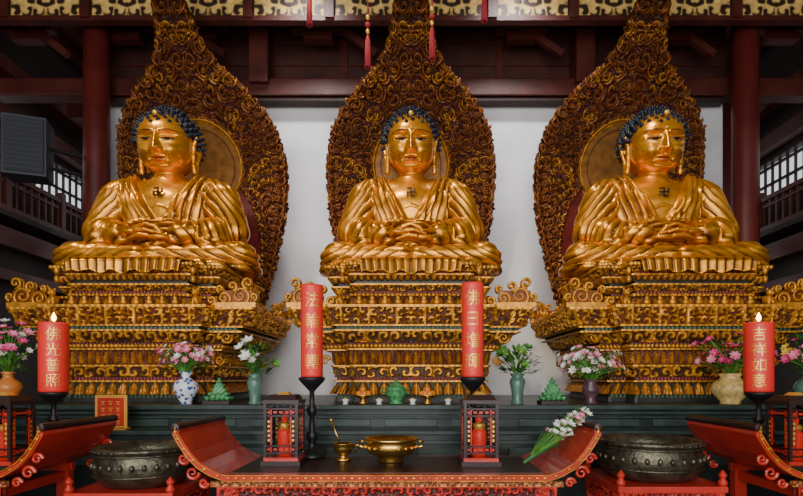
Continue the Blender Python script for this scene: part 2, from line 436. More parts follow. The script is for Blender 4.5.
# ------------------------------------------------------------ PEDESTAL
def pedestal():
    tiers=[(0,.06,.02,.02,'dark'),(.06,.10,.0,.0,'green'),(.10,.25,.07,-.02,'lotus'),(.25,.27,.04,.04,'gold'),(.27,.31,.0,.0,'red'),
    (.31,.44,.02,.04,'scroll'),(.44,.46,.07,.07,'gold'),(.46,.64,.02,.06,'figs'),(.64,.66,.14,.14,'gold'),(.66,.71,.18,.2,'bead'),(.71,.73,.15,.15,'red'),(.73,.86,.24,.34,'scroll'),(.86,.88,.42,.42,'gold'),
    (.88,.92,.36,.36,'green'),(.92,.94,.44,.44,'gold'),(.94,1.14,.46,.55,'scroll2'),(1.14,1.17,.57,.57,'gold'),(1.17,1.29,.04,.02,'figs'),(1.29,1.33,.07,.07,'bead'),
    (1.33,1.36,-.02,-.02,'red'),(1.36,1.43,.0,.05,'scroll'),(1.43,1.45,.07,.07,'gold'),(1.45,1.48,.0,.0,'dark'),(1.48,1.55,.04,.09,'lotusi'),(1.55,1.57,.11,.11,'gold'),(1.57,1.59,.05,.05,'red'),(1.59,1.66,.08,.13,'scroll'),(1.66,1.71,.16,.17,'bead')]
    rows=[]
    for z0,z1,o0,o1,k in tiers:
        n=max(2,int((z1-z0)/.0095)+1)
        for a in np.linspace(0,1,n): rows.append((z0+(z1-z0)*a,o0+(o1-o0)*a,k,a,z1-z0,z0))
    def poly(off):
        hx=.93+off;hy=.84+off*.38;wx=.70+off*.55;pd=.22
        return np.array([(-wx,-hy-pd),(wx,-hy-pd),(wx,-hy),(hx,-hy),(hx,hy),(wx,hy),(wx,hy+pd),(-wx,hy+pd),(-wx,hy),(-hx,hy),(-hx,-hy),(-wx,-hy)])
    ref=poly(.3); NE=[max(6,int(np.linalg.norm(ref[(i+1)%12]-ref[i])/.0135)) for i in range(12)]
    NE=[n if i!=6 else 8 for i,n in enumerate(NE)]
    tot=sum(NE); V=[];C=[]
    for z,off,k,a,hh,z0 in rows:
        pl=poly(off)
        for e in range(12):
            A=pl[e];Bq=pl[(e+1)%12]; d=Bq-A; L=np.linalg.norm(d); d/=L; nrm=np.array((d[1],-d[0]))
            t=np.linspace(0,1,NE[e]); pos=A+np.outer(t*L,d); u=(t-.5)*L+e*3.7*(L<.5); v=a*hh
            vv=np.full(u.shape,v)
            if k=='scroll':
                H=spiral(np.abs(u)+e*.013,vv,hh if hh>.1 else hh*1.0,seed=round(z0,2)*9,tight=9); amp=.032; c0,c1=DARK,GOLD
            elif k=='scroll2':
                H=spiral(np.abs(u)+e*.013,vv,.10,seed=5,tight=9); pil=np.exp(-(((u/.33-np.floor(u/.33)-.5)*.33)/.02)**4); H=np.maximum(H,pil*.95); amp=.045; c0,c1=(.10,.02,.008,.1),GOLD
            elif k=='figs':
                p=.105; uu=(u/p-np.floor(u/p)-.5)*p; cell=np.floor(u/p)
                lean=.012*(hsh(cell,e,2)-.5)*2*np.sin(v/hh*3)
                body=np.exp(-((uu-lean)/.028)**4-((v/hh-.36)/.33)**4); head=np.exp(-((uu-lean)/.018)**2-((v/hh-.80)/.11)**2)
                pil=np.exp(-((np.abs(uu)-p/2)/.008)**2)
                H=np.clip(body+head+pil*.8,0,1)*(.75+.25*np.sin(u*260+v*150)); amp=.045; c0,c1=(.10,.016,.010,.1),GOLD
            elif k in('lotus','lotusi'):
                aa=a if k=='lotus' else 1-a
                p=.13 if k=='lotus' else .08; uu=np.abs(u/p-np.floor(u/p)-.5)*2; H=sst(0,.35,np.sqrt(np.clip(1-((aa-.1)/.9)**2,0,1))-uu); H=H*(1-.4*np.exp(-((uu-.35)/.12)**2)); amp=.035; c0,c1=(.03,.03,.012,.1),GOLD2
            elif k=='bead':
                p=.05; uu=(u/p-np.floor(u/p)-.5)*2; H=np.sqrt(np.clip(1-uu**2-((a-.5)*2)**2*.8,0,1)); amp=.02; c0,c1=DARK,GOLD
            elif k=='gold': H=.85+.15*np.sin(u*90); amp=.012; c0,c1=DARK,GOLD
            elif k=='green': H=.6+.3*np.sin(u*120); amp=.01; c0,c1=DARK,GREEN
            elif k=='red': H=.6+.3*np.sin(u*150); amp=.01; c0,c1=DARK,RED
            else: H=np.full(u.shape,.8); amp=.01; c0,c1=(.02,.02,.015,0),(.03,.03,.022,0)
            ta=np.clip(np.minimum(t,1-t)*L/.03,0,1)
            pos=pos+np.outer(H*amp*ta,nrm)
            V.append(np.column_stack([pos,np.full(len(t),z)])); cc=mixc(c0,c1,sst(.1,.9,np.clip(H,0,1))); C.append(cc)  # crevice shade put into the colour along with dark lacquer, gilt on top
    V=np.vstack(V);C=np.vstack(C); R=len(rows)
    idx=np.arange(R*tot).reshape(R,tot); i2=np.roll(idx,-1,1)
    F=[tuple(f) for f in np.stack([idx[:-1],i2[:-1],i2[1:],idx[1:]],-1).reshape(-1,4)]
    F.append(tuple(int(q) for q in idx[-1])); F.append(tuple(int(q) for q in idx[0][::-1]))
    return npmesh('pedestal_body',V,F,'paint',C,smooth=False)
def sc_tube(b,c,r0,turns,sgn,k,rad=.02,ax='x',a0=0,squash=1.):
    P=[];R=[]
    n=int(turns*14)
    for i in range(n+1):
        f=i/n; a=a0+sgn*turns*2*pi*f; r=r0*(1-f*.88)
        P.append((c[0]+(r*math.cos(a) if ax=='x' else 0),c[1]+(r*math.cos(a) if ax=='y' else 0),c[2]+r*math.sin(a)*squash)); R.append(rad*(1-.45*f))
    b.tube(P,R,k,7)
def ped_orn():
    b=B()
    for sx in (-1,1):
        for sy in (-1,1):
            for dx,dz,r,t in ((0,.13,.12,1.6),(-.20,.10,.09,1.5),(.09,.29,.075,1.4),(-.36,.07,.06,1.4),(-.10,.25,.065,1.3),(-.25,.22,.045,1.3),(.16,.12,.05,1.3)):
                x=sx*(1.34+dx); y=sy*.98
                for oy in (-.03,.03): sc_tube(b,(x,y+oy,1.18+dz),r,t,sx*(1 if (dx*100)%2<1 else -1),'goldo',.020,'x',a0=-pi/2)
            for dy,dz,r,t in ((.16,.11,.10,1.5),(.34,.09,.08,1.4),(.25,.24,.055,1.3),(.50,.06,.055,1.3)):
                for ox in (-.03,.03): sc_tube(b,(sx*1.42+ox,sy*(.98-dy),1.18+dz),r,t,-sy,'goldo',.02,'y',a0=-pi/2)
            b.box((sx*1.28,sy*.98,1.20),(.50,.10,.06),'goldo'); b.box((sx*1.42,sy*.72,1.20),(.10,.50,.06),'goldo')
            b.box((sx*1.30,sy*.98,1.30),(.36,.03,.16),'carvo'); b.box((sx*1.42,sy*.78,1.29),(.03,.34,.14),'carvo')
        x=sx*.86;y=-1.14
        b.ball((x,y,1.24),(.05,.075,.06),'goldo'); b.ball((x,y-.05,1.32),(.045,.045,.045),'goldo'); b.ball((x,y-.09,1.31),(.02,.025,.02),'goldo',8,6)
        for ox in (-.025,.025): b.tube([(x+ox,y-.05,1.26),(x+ox,y-.07,1.18)],[.016,.02],'goldo',6); b.ball((x+ox*1.2,y-.04,1.365),.014,'goldo',6,5)
        for z,r in ((.80,.075),(.52,.06)):
            for sy in (-1,1): sc_tube(b,(sx*(1.0+.3*(z-.3)),sy*.95,z),r,1.5,-sx,'goldo',.02,'x')
        for z in (1.62,1.52): b.ball((sx*.82,-1.16,z-.03),(.03,.03,.045),'goldo')
    for i in range(-4,5):
        x=i*.155; b.ball((x,-1.20,1.205),(.045,.035,.035),'goldo',8,6); b.ball((x,-1.20,1.25),(.028,.025,.035),'goldo',8,6); b.ball((x,-1.205,1.295),.017,'goldo',7,5)
    return b.mesh('pedestal_ornament')
pm=pedestal(); po=ped_orn()
for X in (0,-SX,SX):
    e=empty('statue_pedestal',(X,YC,1.452)); obj('carved_tiers',pm,(0,0,0),e); obj('corner_scrolls',po,(0,0,0),e)

# ------------------------------------------------------------ MANDORLA
Zk=[1.45,2.0,2.6,3.04,3.5,4.03,4.45,4.86,5.2,5.48,5.75,5.95,6.12,6.28,6.42,6.56,6.72,6.88,7.05,7.4,7.9]
Wk=[.58,.64,.78,.97,1.11,1.25,1.33,1.37,1.37,1.33,1.24,1.12,.95,.76,.58,.43,.32,.26,.22,.15,.03]
YM=9.08
def mandorla():
    nz,nx=620,330
    z=np.linspace(1.455,7.9,nz); w=np.interp(z,Zk,Wk); kk=np.ones(13)/13; w=np.convolve(np.pad(w,6,mode='edge'),kk,'valid')
    ph=z/.15; saw=ph-np.floor(ph); w=w+ (.04*(saw)**1.5-.015)*sst(2.4,3.,z)*np.clip(w/.5,0,1)
    s=np.linspace(-1,1,nx)
    Zg,Sg=np.meshgrid(z,s,indexing='ij'); Wg=np.repeat(w[:,None],nx,1)
    Xg=Sg*Wg; x=Xg.ravel(); zz=Zg.ravel(); W=Wg.ravel()
    lean=1.45*np.clip((zz-4.7)/2.35,0,2)**1.8
    yy=YM-lean-.14*(x/1.4)**2
    e1=np.sqrt((x/.92)**2+((zz-3.9)/1.30)**2); dh=np.hypot(x,zz-5.28)
    inner=np.minimum(e1,dh/.64)
    dist=W-np.abs(x)
    wx=np.abs(x)+.03*np.sin(zz*4.1); wz=zz+.04*np.sin(np.abs(x)*6)
    H=spiral(wx,wz,.195,2.,15,jit=.8,lo=.55,hi=.95)
    H2=spiral(wx,wz,.085,5.,11,jit=.8,lo=.5,hi=.9)
    H=np.maximum(H,H2*.42)
    out=inner>1.0
    ring=np.exp(-((inner-1.03)/.016)**2); rim=np.exp(-((dist-.022)/.013)**2)
    ring2=np.exp(-((inner-1.14)/.010)**2)*(e1<dh/.64)
    hh=np.where(out,H,.15)
    hh=np.maximum(hh,np.maximum(ring*.8,np.maximum(ring2*.7,rim*.85*sst(2.4,3,zz))))
    c=mixc((.022,.006,.005,.1),(.20,.052,.012,.3),sst(.15,.8,hh))
    warm=sst(.72,1.,hh)*(.12+.55*(hsh(np.floor(wx/.25),np.floor(wz/.25),1)>.6)+.4*np.clip(rim+ring,0,1))
    warm=np.clip(warm,0,1)
    c=c*(1-warm[:,None])+np.array(GOLD)[None,:]*(warm[:,None])
    redz=(out&(hh<.35)&(hsh(np.floor(x/.3),np.floor(zz/.3),4)>.35)); c[redz]=(.075,.009,.007,.05)
    ib=(~out)&(ring<.3); c[ib]=(.13,.013,.010,.05)
    d=dh
    disc=(d<.60); c[disc]=(.34,.15,.035,.3)
    hh=np.where(disc,.25,hh)
    gl=np.exp(-((d-.62)/.018)**2); c=c*(1-gl[:,None])+np.array(GOLD)[None]*gl[:,None]; hh=np.maximum(hh,gl*.9)
    gl=np.exp(-((d-.50)/.012)**2); c=c*(1-gl[:,None])+np.array((.10,.012,.009,.05))[None]*gl[:,None]
    yy=yy-.07*hh
    V=np.stack([x,yy,zz],1)
    idx=np.arange(nz*nx).reshape(nz,nx)
    F=np.stack([idx[:-1,:-1],idx[:-1,1:],idx[1:,1:],idx[1:,:-1]],-1).reshape(-1,4)
    return npmesh('mandorla',V,F,'paint',c)
mm=mandorla()
def mand_orn():
    b=B(); z=2.8
    while z<7.3:
        w=float(np.interp(z,Zk,Wk)); y=YM-1.45*max(0,(z-4.7)/2.35)**1.8-.14*(w/1.4)**2
        for s in (-1,1):
            P=[(s*(w-.10),y-.05,z-.06),(s*(w-.03),y-.07,z),(s*(w-.0),y-.08,z+.05),(s*(w-.015),y-.09,z+.10)]
            b.tube(P,[.018,.020,.015,.004],'carvo',6)
            if w>.45: sc_tube(b,(s*(w-.13),y-.06,z),.048,1.4,s,'carvo',.012,'x',a0=z*3)
        z+=.12
    return b.mesh('flame_scrolls')
mo=mand_orn()
for X in (0,-SX,SX):
    e=empty('carved_mandorla',(X,YM,1.46)); o=obj('carved_panel',mm,(0,-YM,-1.455),e); sd=o.modifiers.new('s','SOLIDIFY'); sd.thickness=.07; sd.offset=-1
    obj('flame_scrolls',mo,(0,-YM,-1.455),e)

# ------------------------------------------------------------ ROOM
def bx(name,lo,hi,k,bevel=0):
    b=B(); c=[(lo[i]+hi[i])/2 for i in range(3)]; d=[hi[i]-lo[i] for i in range(3)]
    b.box(c,d,k); return b.done(name,bevel=bevel)
bx('floor',(-9,-4,-.1),(9,17,0),'floor')
b=B()
b.box((0,6.5,9.3),(18,21,.2),'maroon')
for i in range(36): b.box((-8.75+i*.5,6.5,9.12),(.12,21,.16),'redwood')
b.done('ceiling')
bx('wall_back',(-5.5,9.62,0),(5.6,9.85,6.7),'plaster')
b=B()
b.box((0,9.75,7.85),(11.4,.12,2.3),'maroon')
for z in (7.0,7.4,7.8,8.2): b.box((0,9.68,z),(11.2,.03,.03),'redwood')
for x in (-4.2,-1.2,.3,1.6,4.4): b.box((x,9.67,7.6),(.12,.05,1.5),'redwood')
b.done('upper_board_panel')
b=B(); b.box((0,9.45,6.82),(14.6,.3,.30),'redwood'); b.box((0,9.45,6.62),(11,.2,.08),'darkwood'); b.done('lintel_beam',bevel=.02)
b=B()
for x in (-2.62,3.0): b.box((x,9.35,7.9),(.32,.34,2.1),'redwood')
b.box((0,9.3,8.05),(15.6,.25,.22),'redwood')
for x in (-6.6,-4.9,-3.6,-1.6,1.9,4.6,6.4): b.box((x,9.25,7.62),(.5,.18,.14),'redwood'); b.box((x,9.25,7.78),(.9,.18,.12),'redwood')
for x0,x1 in ((-7.6,-5.9),(-5.4,-3.2),(-2.3,-.6),(.8,2.6),(3.4,5.2),(5.8,7.5)):
    b.bar((x0,9.2,8.6),(x1,9.2,7.3),.10,.12,'redwood')
b.done('roof_truss')
for x in (-5.28,5.62):
    b=B(); b.lathe([(.30,0),(.30,.15),(.24,.25),(.21,.3),(.205,5.5),(.20,9.0)],(x,9.0,0),'redcol',28); b.done('wooden_column')
cr=relief_panel(1.15,.40,.20,(.85,.55,.16,0),(.04,.02,.015,0),amp=.004,res=.011,seed=3,tight=5)
CT=empty('painted_cornice',(0,8.55,7.74))
b=B(); b.box((0,.06,-.24),(15.6,.14,.08),'redwood'); b.box((0,.06,.24),(15.6,.14,.10),'redwood'); b.box((0,.09,0),(15.6,.06,.44),'maroon')
for i in range(13): b.box((-7.8+i*1.3,-.0,0),(.14,.10,.5),'redwood')
b.done('cornice_frame',(0,0,0),CT)
for i in range(12): obj('painted_panel_%d'%i,cr,(-7.15+i*1.3,.03,0),CT)
b=B()
for x in (-5.9,-2.0,2.0,5.9): b.box((x,8.9,8.35),(.2,1.2,.5),'redwood'); b.box((x,8.9,8.8),(.14,.14,.45),'redwood')
b.done('tie_beams')
for s,nm in ((-1,'left'),(1,'right')):
    b=B(); X=s*8.1
    b.box((X,6.5,2.8),(.2,21,5.6),'darkwood'); b.box((X,6.5,7.95),(.2,21,2.7),'darkwood')
    b.done('wall_'+nm)
    b=B()
    for i in range(45): b.box((X-s*.02,5.0+i*.24,6.1),(.05,.035,.98),'darkwood')
    for z in (5.72,6.1,6.48): b.box((X-s*.02,10.5,z),(.06,10.8,.05),'darkwood')
    b.done('window_%d'%(1 if s<0 else 2))
    b=B(); x=X-s*.65
    b.box((x,10.4,5.50),(.1,10.8,.09),'redwood'); b.box((x,10.4,4.86),(.12,10.8,.12),'redwood'); b.box((x,10.4,5.34),(.06,10.8,.04),'redwood')
    for i in range(53): b.box((x,5.1+i*.2,5.2),(.04,.045,.60),'redwood')
    for i in range(7): b.box((x,5.2+i*1.55,5.25),(.13,.13,.85),'redwood')
    b.box((X-s*.45,10.4,4.76),(.6,10.8,.10),'darkwood')
    for z,dx,h in ((6.85,.3,.3),(4.4,.45,.35),(3.7,.4,.2),(7.5,.6,.25)): b.box((X-s*dx,10.4,z),(.22,11,h),'redwood')
    b.done('timber_gallery')
    b=B()
    for y,zs in ((11.3,((7.35,.3),(4.5,.22))),(13.6,((4.5,.22),(6.7,.3)))): 
        for z,h in zs: b.box((s*6.45,y,z),(1.5,.2,h),'redwood')
    for y in (11.3,13.6): b.box((s*6.6,y,4.3),(.24,.24,8.6),'redcol')
    for y,z in ((11.4,3.7),(13.7,5.2)): b.bar((s*7.2,y,z-.6),(s*5.75,y,z+.3),.12,.18,'redwood')
    b.done('aisle_post_and_braces')
    bx('wall_rear_'+nm,(min(s*5.4,s*8.2),16,0),(max(s*5.4,s*8.2),16.2,9.2),'darkwood')
b=B(); T=Matrix.Rotation(.35,4,'Z')
b.box((0,0,0),(.58,.42,.90),'grey',T); b.box((0,-.22,0),(.52,.03,.82),'greyd',T)
for i in range(11): b.box((0,-.24,-.36+i*.072),(.50,.01,.012),'grey',T)
b.bar((.2,.2,.1),(.52,.50,.1),.05,.05,'black'); b.bar((.2,.2,-.2),(.52,.50,-.2),.04,.04,'black')
b.done('loudspeaker',(-5.96,8.34,5.30))

# ledges
b=B()
b.box((0,7.76,.70),(9.9,3.48,1.40),'stone'); b.box((0,7.74,1.425),(9.96,3.60,.05),'stonel')
b.box((0,6.0,1.36),(9.9,.05,.03),'stonel'); b.box((0,6.0,1.31),(9.9,.03,.02),'stonel')
for i in range(13): b.box((-4.53+i*.755,6.01,1.25),(.6,.02,.08),'stonel')
b.done('altar_ledge',bevel=.006)
b=B(); b.box((0,5.78,.58),(9.9,.36,1.16),'stone'); b.box((0,5.77,1.18),(9.96,.42,.04),'stonel')
b.box((0,5.585,1.08),(9.9,.03,.04),'stonel')
for i in range(10): b.box((-4.28+i*.95,5.59,.93),(.8,.03,.18),'stonel')
b.done('altar_step',bevel=.006)

# ------------------------------------------------------------ TABLES
def altar_table(name,x0,x1):
    e=empty(name,((x0+x1)/2,4.725,0)); hw=(x1-x0)/2
    b=B(); prof=[(-hw+.00,1.35),(-hw-.01,1.31),(-hw+.03,1.24),(-hw+.09,1.15),(-hw+.17,1.065),(-hw+.27,1.005),(-hw+.38,.965)]
    pts=prof+[(-x,z) for x,z in prof[::-1]]
    th=.05; up=[];lo=[]
    n=len(pts)
    for i,(x,z) in enumerate(pts):
        a=pts[max(i-1,0)];c=pts[min(i+1,n-1)]; d=Vector((c[0]-a[0],c[1]-a[1])).normalized(); nn=Vector((-d.y,d.x))
        up.append((x+nn.x*th/2,z+nn.y*th/2)); lo.append((x-nn.x*th/2,z-nn.y*th/2))
    D=.525
    V=[(x,-D,z) for x,z in up]+[(x,-D,z) for x,z in lo]+[(x,D,z) for x,z in up]+[(x,D,z) for x,z in lo]
    F=[]
    for i in range(n-1):
        F+= [(i,i+1,2*n+i+1,2*n+i),(n+i+1,n+i,3*n+i,3*n+i+1)]
    b.add(V,F,'redlac')
    F=[]
    for i in range(n-1): F+=[(n+i,n+i+1,i+1,i),(2*n+i,2*n+i+1,3*n+i+1,3*n+i)]
    F+=[(0,2*n,3*n,n),(n-1,2*n-1,4*n-1,3*n-1)]
    b.add(V,F,'redlac')
    for s in (-1,1):
        b.tube([(s*(hw+.012),-D-.01,1.36),(s*(hw+.012),D+.01,1.36)],.034,'darklac',10)
    for i in range(n-1):
        a=Vector((pts[i][0],-D-.012,pts[i][1])); c=Vector((pts[i+1][0],-D-.012,pts[i+1][1]))
        for off in (-.022,.022): b.bar(a+Vector((0,0,off)),c+Vector((0,0,off)),.012,.005,'goldo')
        m=max(1,int((c-a).length/.06))
        for j in range(m):
            p=a.lerp(c,(j+.5)/m); b.ball(tuple(p),(.016,.006,.009),'goldo',8,5)
    for s in (-1,1):
        for r,zx,zz in ((.055,-.13,1.02),(.045,-.06,1.13),(.04,-.22,.94)):
            for yy in (-D+.04,D-.04): sc_tube(b,(s*(hw+zx+.02),yy,zz-.02),r,1.4,s,'redlac',.016,'x')
    for s in (-1,1):
        for yy in (-D+.08,D-.08):
            b.box((s*(hw-.42),yy,.47),(.11,.09,.94),'redlac'); b.box((s*(hw-.42),yy,.04),(.16,.14,.08),'redlac')
        b.box((s*(hw-.42),0,.15),(.07,.9,.06),'redlac'); b.box((s*(hw-.42),0,.82),(.07,.9,.08),'redlac')
    b.box((0,-D+.06,.925),(2*hw-.7,.05,.03),'darklac'); b.box((0,D-.06,.90),(2*hw-.7,.05,.08),'redlac')
    b.box((0,0,.992),(2*hw-.80,2*D-.16,.004),'darklac')
    b.done('table_body',(0,0,0),e,bevel=.0015)
    W=2*hw-.62
    obj('carved_apron',relief_panel(W,.15,.075,(.03,.01,.008,0),(.50,.03,.02,.05),amp=.03,res=.008,seed=2,tight=9),(0,-D+.045,.825),e)
    obj('gold_frieze',relief_panel(W+.1,.045,.045,(.10,.01,.008,0),(.60,.22,.05,.3),amp=.012,res=.006,seed=4,tight=8),(0,-D+.02,.915),e)
    for s in (-1,1): obj('corner_spandrel',relief_panel(.34,.20,.10,(.03,.01,.008,0),(.50,.03,.02,.05),amp=.03,res=.008,seed=7),(s*(hw-.66),-D+.05,.66),e)
    return e
altar_table('altar_table',-1.84,1.46)
altar_table('side_altar_table',-5.6,-2.92)
altar_table('side_altar_table',2.74,5.4)
TZ=.995

def text_on_cyl(bld,ch,size,r,zc,k='goldp',face=-pi/2):
    cu=bpy.data.curves.new('g','FONT'); cu.body=ch; cu.size=size; cu.align_x='CENTER'; cu.align_y='CENTER'
    o=bpy.data.objects.new('g',cu); COL.objects.link(o); dg=bpy.context.evaluated_depsgraph_get(); dg.update()
    me=bpy.data.meshes.new_from_object(o.evaluated_get(dg)); bpy.data.objects.remove(o)
    bm=bmesh.new(); bm.from_mesh(me)
    for xx in np.arange(-size,size,size/12):
        bmesh.ops.bisect_plane(bm,geom=bm.verts[:]+bm.edges[:]+bm.faces[:],plane_co=(xx,0,0),plane_no=(1,0,0))
    bm.verts.ensure_lookup_table(); V=[]
    if len(bm.verts)==0: bm.free(); return
    xs=[v.co.x for v in bm.verts]; ys=[v.co.y for v in bm.verts]; cx=(min(xs)+max(xs))/2; cy=(min(ys)+max(ys))/2
    for v in bm.verts:
        a=face+(v.co.x-cx)/r; V.append((r*1.012*math.cos(a),r*1.012*math.sin(a),zc+v.co.y-cy))
    bm.verts.index_update(); F=[[v.index for v in f.verts] for f in bm.faces]; bm.free()
    bld.add(V,F,k)
def candle(X,Y,zb,zt,r,chars,lit,face):
    b=B(); z0=TZ
    H=zb-z0
    b.lathe([(.12,0),(.125,.02),(.10,.05),(.045,.09),(.03,.14),(.05,.18),(.055,.22),(.03,.26),(.022,H*.5),(.045,H*.55),(.05,H*.6),(.025,H*.66),(.022,H*.82),(.05,H*.86),(.10,H*.93),(.125,H*.97),(.12,H)],(X,Y,z0),'black',28)
    b.lathe([(r*.97,0),(r,.02),(r*1.02,(zt-zb)-.02),(r*.98,(zt-zb))],(X,Y,zb),'candle',36)
    bb2=B(); n=len(chars); s=(zt-zb)*.88/n
    for i,ch in enumerate(chars): text_on_cyl(bb2,ch,min(s*.92,r*1.5),r*1.02,zt-zb-(zt-zb)*.06-s*(i+.5),'goldp',face)
    if bb2.v: b.add(bb2.v,bb2.f,'goldp',False,Matrix.Translation((X,Y,zb)))
    b.tube([(X,Y,zt-.01),(X,Y,zt+.03)],.006,'black',6)
    if lit: b.lathe([(.004,0),(.018,.02),(.022,.04),(.010,.07),(.001,.09)],(X,Y,zt+.012),'flame',12)
    b.done('red_candle')
    if lit:
        l=bpy.data.lights.new('candle_flame','POINT'); l.energy=6; l.color=(1,.6,.25); l.shadow_soft_size=.03
        o=bpy.data.objects.new('candle_flame_light',l); o.location=(X,Y,zt+.22); COL.objects.link(o)
candle(-.94,5.08,1.76,2.63,.103,'法輪常轉',False,-pi/2+.18)
candle(.585,5.08,1.76,2.65,.103,'佛日增輝',False,-pi/2-.12)
candle(-3.37,5.05,1.62,2.27,.125,'佛光普照',True,-pi/2+.55)
candle(3.28,5.05,1.62,2.27,.125,'吉祥如意',True,-pi/2-.55)

def lantern(X,Y):
    b=B()
    b.box((0,0,.02),(.34,.34,.04),'darklac'); b.box((0,0,.055),(.30,.30,.03),'redlac')
    for sx in (-1,1):
        for sy in (-1,1): b.box((sx*.135,sy*.135,.30),(.026,.026,.48),'darklac')
    b.box((0,0,.55),(.31,.31,.03),'darklac'); b.box((0,0,.585),(.27,.27,.05),'darklac',taper=.8); b.box((0,0,.62),(.12,.12,.03),'goldp',taper=.5)
    for sx,sy in ((0,-1),(0,1),(1,0),(-1,0)):
        dx,dy=(.25,.004) if sx==0 else (.004,.25)
        b.box((sx*.128,sy*.128,.30),(dx,dy,.45),'glass')
        f=lambda o,z,w,h,k: b.box((sx*.137+(o if sx==0 else 0),sy*.137+(o if sy==0 else 0),z),(w if sx==0 else .010,.010 if sx==0 else w,h),k)
        for zz in (.11,.17,.43,.49): f(0,zz,.25,.014,'darklac')
        for o in (-.085,.085): f(o,.30,.012,.40,'redlac')
        for o in (-.1,-.05,0,.05,.1): f(o,.14,.03,.02,'redlac'); f(o,.46,.03,.02,'redlac')
        for zz in (.22,.26,.30,.34,.38):
            f(.105,zz,.016,.02,'goldp'); f(-.105,zz,.016,.02,'goldp')
    b.lathe([(.05,0),(.06,.02),(.05,.05),(.06,.08),(.065,.18),(.06,.22),(.05,.23)],(0,0,.07),'ledred',20)
    b.lathe([(.04,0),(.055,.02),(.06,.05),(.03,.07)],(0,0,.30),'goldp',16)
    b.ball((0,0,.40),(.03,.03,.045),'ledred',14,9)
    b.done('glass_votive_lantern',(X,Y,TZ))
lantern(-1.12,4.75); lantern(.60,4.72); lantern(-3.42,4.52); lantern(3.24,4.52)
b=B()
b.lathe([(.10,0),(.12,.01),(.10,.035),(.13,.05),(.20,.08),(.225,.12),(.228,.155),(.215,.18),(.242,.195),(.245,.215),(.225,.215),(.215,.19),(.18,.18),(.0001,.18)],(0,0,0),'brass',40)
for s in (-1,1): b.tube([(s*.22,0,.12),(s*.28,0,.14),(s*.29,0,.18),(s*.24,0,.19)],.014,'brass')
for i in range(20): b.ball((.235*math.cos(i*pi/10),.235*math.sin(i*pi/10),.138),.012,'goldp',6,5)
b.done('brass_incense_bowl',(-.18,4.85,TZ))
b=B()
b.lathe([(.07,0),(.08,.015),(.035,.03),(.03,.05),(.08,.08),(.10,.12),(.095,.155),(.105,.16),(.09,.16),(.08,.13),(.0001,.12)],(0,0,0),'brass',28)
b.tube([(.09,0,.13),(.15,-.02,.15),(.16,-.02,.10),(.10,0,.08)],.01,'brass'); b.tube([(-.02,0,.13),(-.11,.02,.36)],.008,'brass'); b.ball((-.115,.02,.37),.018,'brass')
b.done('brass_water_cup',(-.62,4.9,TZ))
def drum(X,Y,r,zt,name):
    e=empty(name,(X,Y,0)); b=B()
    h=.34; z0=zt-h
    b.lathe([(r*.70,0),(r*.78,.01),(r*.92,.06),(r*.99,.14),(r,.20),(r*.96,.26),(r*.93,.285),(r*1.0,.30),(r*1.02,.325),(r*.97,.34),(r*.90,.335),(r*.86,.27),(r*.6,.1),(.001,.08)],(0,0,z0),'bronze',48)
    for zz in (.10,.27): b.lathe([(r*.99,0),(r*1.015,.008),(r*.99,.016)],(0,0,z0+zz),'bronze',48,cap=False)
    for i in range(28):
        a=i*2*pi/28; b.ball((r*1.0*math.cos(a),r*1.0*math.sin(a),z0+.19),(.022,.022,.03),'bronze',8,6)
    for i in range(36):
        a=i*2*pi/36; b.ball((r*1.0*math.cos(a),r*1.0*math.sin(a),z0+.312),.012,'bronze',6,5)
    b.done('bronze_bowl',(0,0,0),e)
    b=B(); w=.44; zt2=z0
    b.box((0,0,zt2-.025),(2*w,2*w,.05),'redlac'); b.box((0,0,zt2-.20),(2*w-.04,2*w-.04,.03),'redlac')
    for sx in (-1,1):
        for sy in (-1,1):
            b.box((sx*(w-.05),sy*(w-.05),(zt2)/2),(.07,.07,zt2-.02),'redlac'); b.lathe([(.03,0),(.04,.03),(.02,.06),(.035,.09),(.005,.13)],(sx*(w-.03),sy*(w-.03),zt2),'redlac',12)
        b.box((sx*(w-.05),0,.12),(.05,2*w-.1,.05),'redlac'); b.box((0,sx*(w-.05),.12),(2*w-.1,.05,.05),'redlac')
    b.done('stand_frame',(0,0,0),e,bevel=.004)
    rp=relief_panel(2*w-.1,.15,.075,(.03,.01,.008,0),(.45,.03,.02,.05),amp=.025,res=.008,seed=6)
    for k in range(4): obj('stand_fret_%d'%k,rp,(math.sin(k*pi/2)*(w-.03),-math.cos(k*pi/2)*(w-.03),zt2-.115),e,(0,0,k*pi/2))
drum(-2.36,4.75,.41,1.16,'bronze_bowl_on_stand')
drum(2.10,4.72,.43,1.22,'bronze_bowl_on_stand')

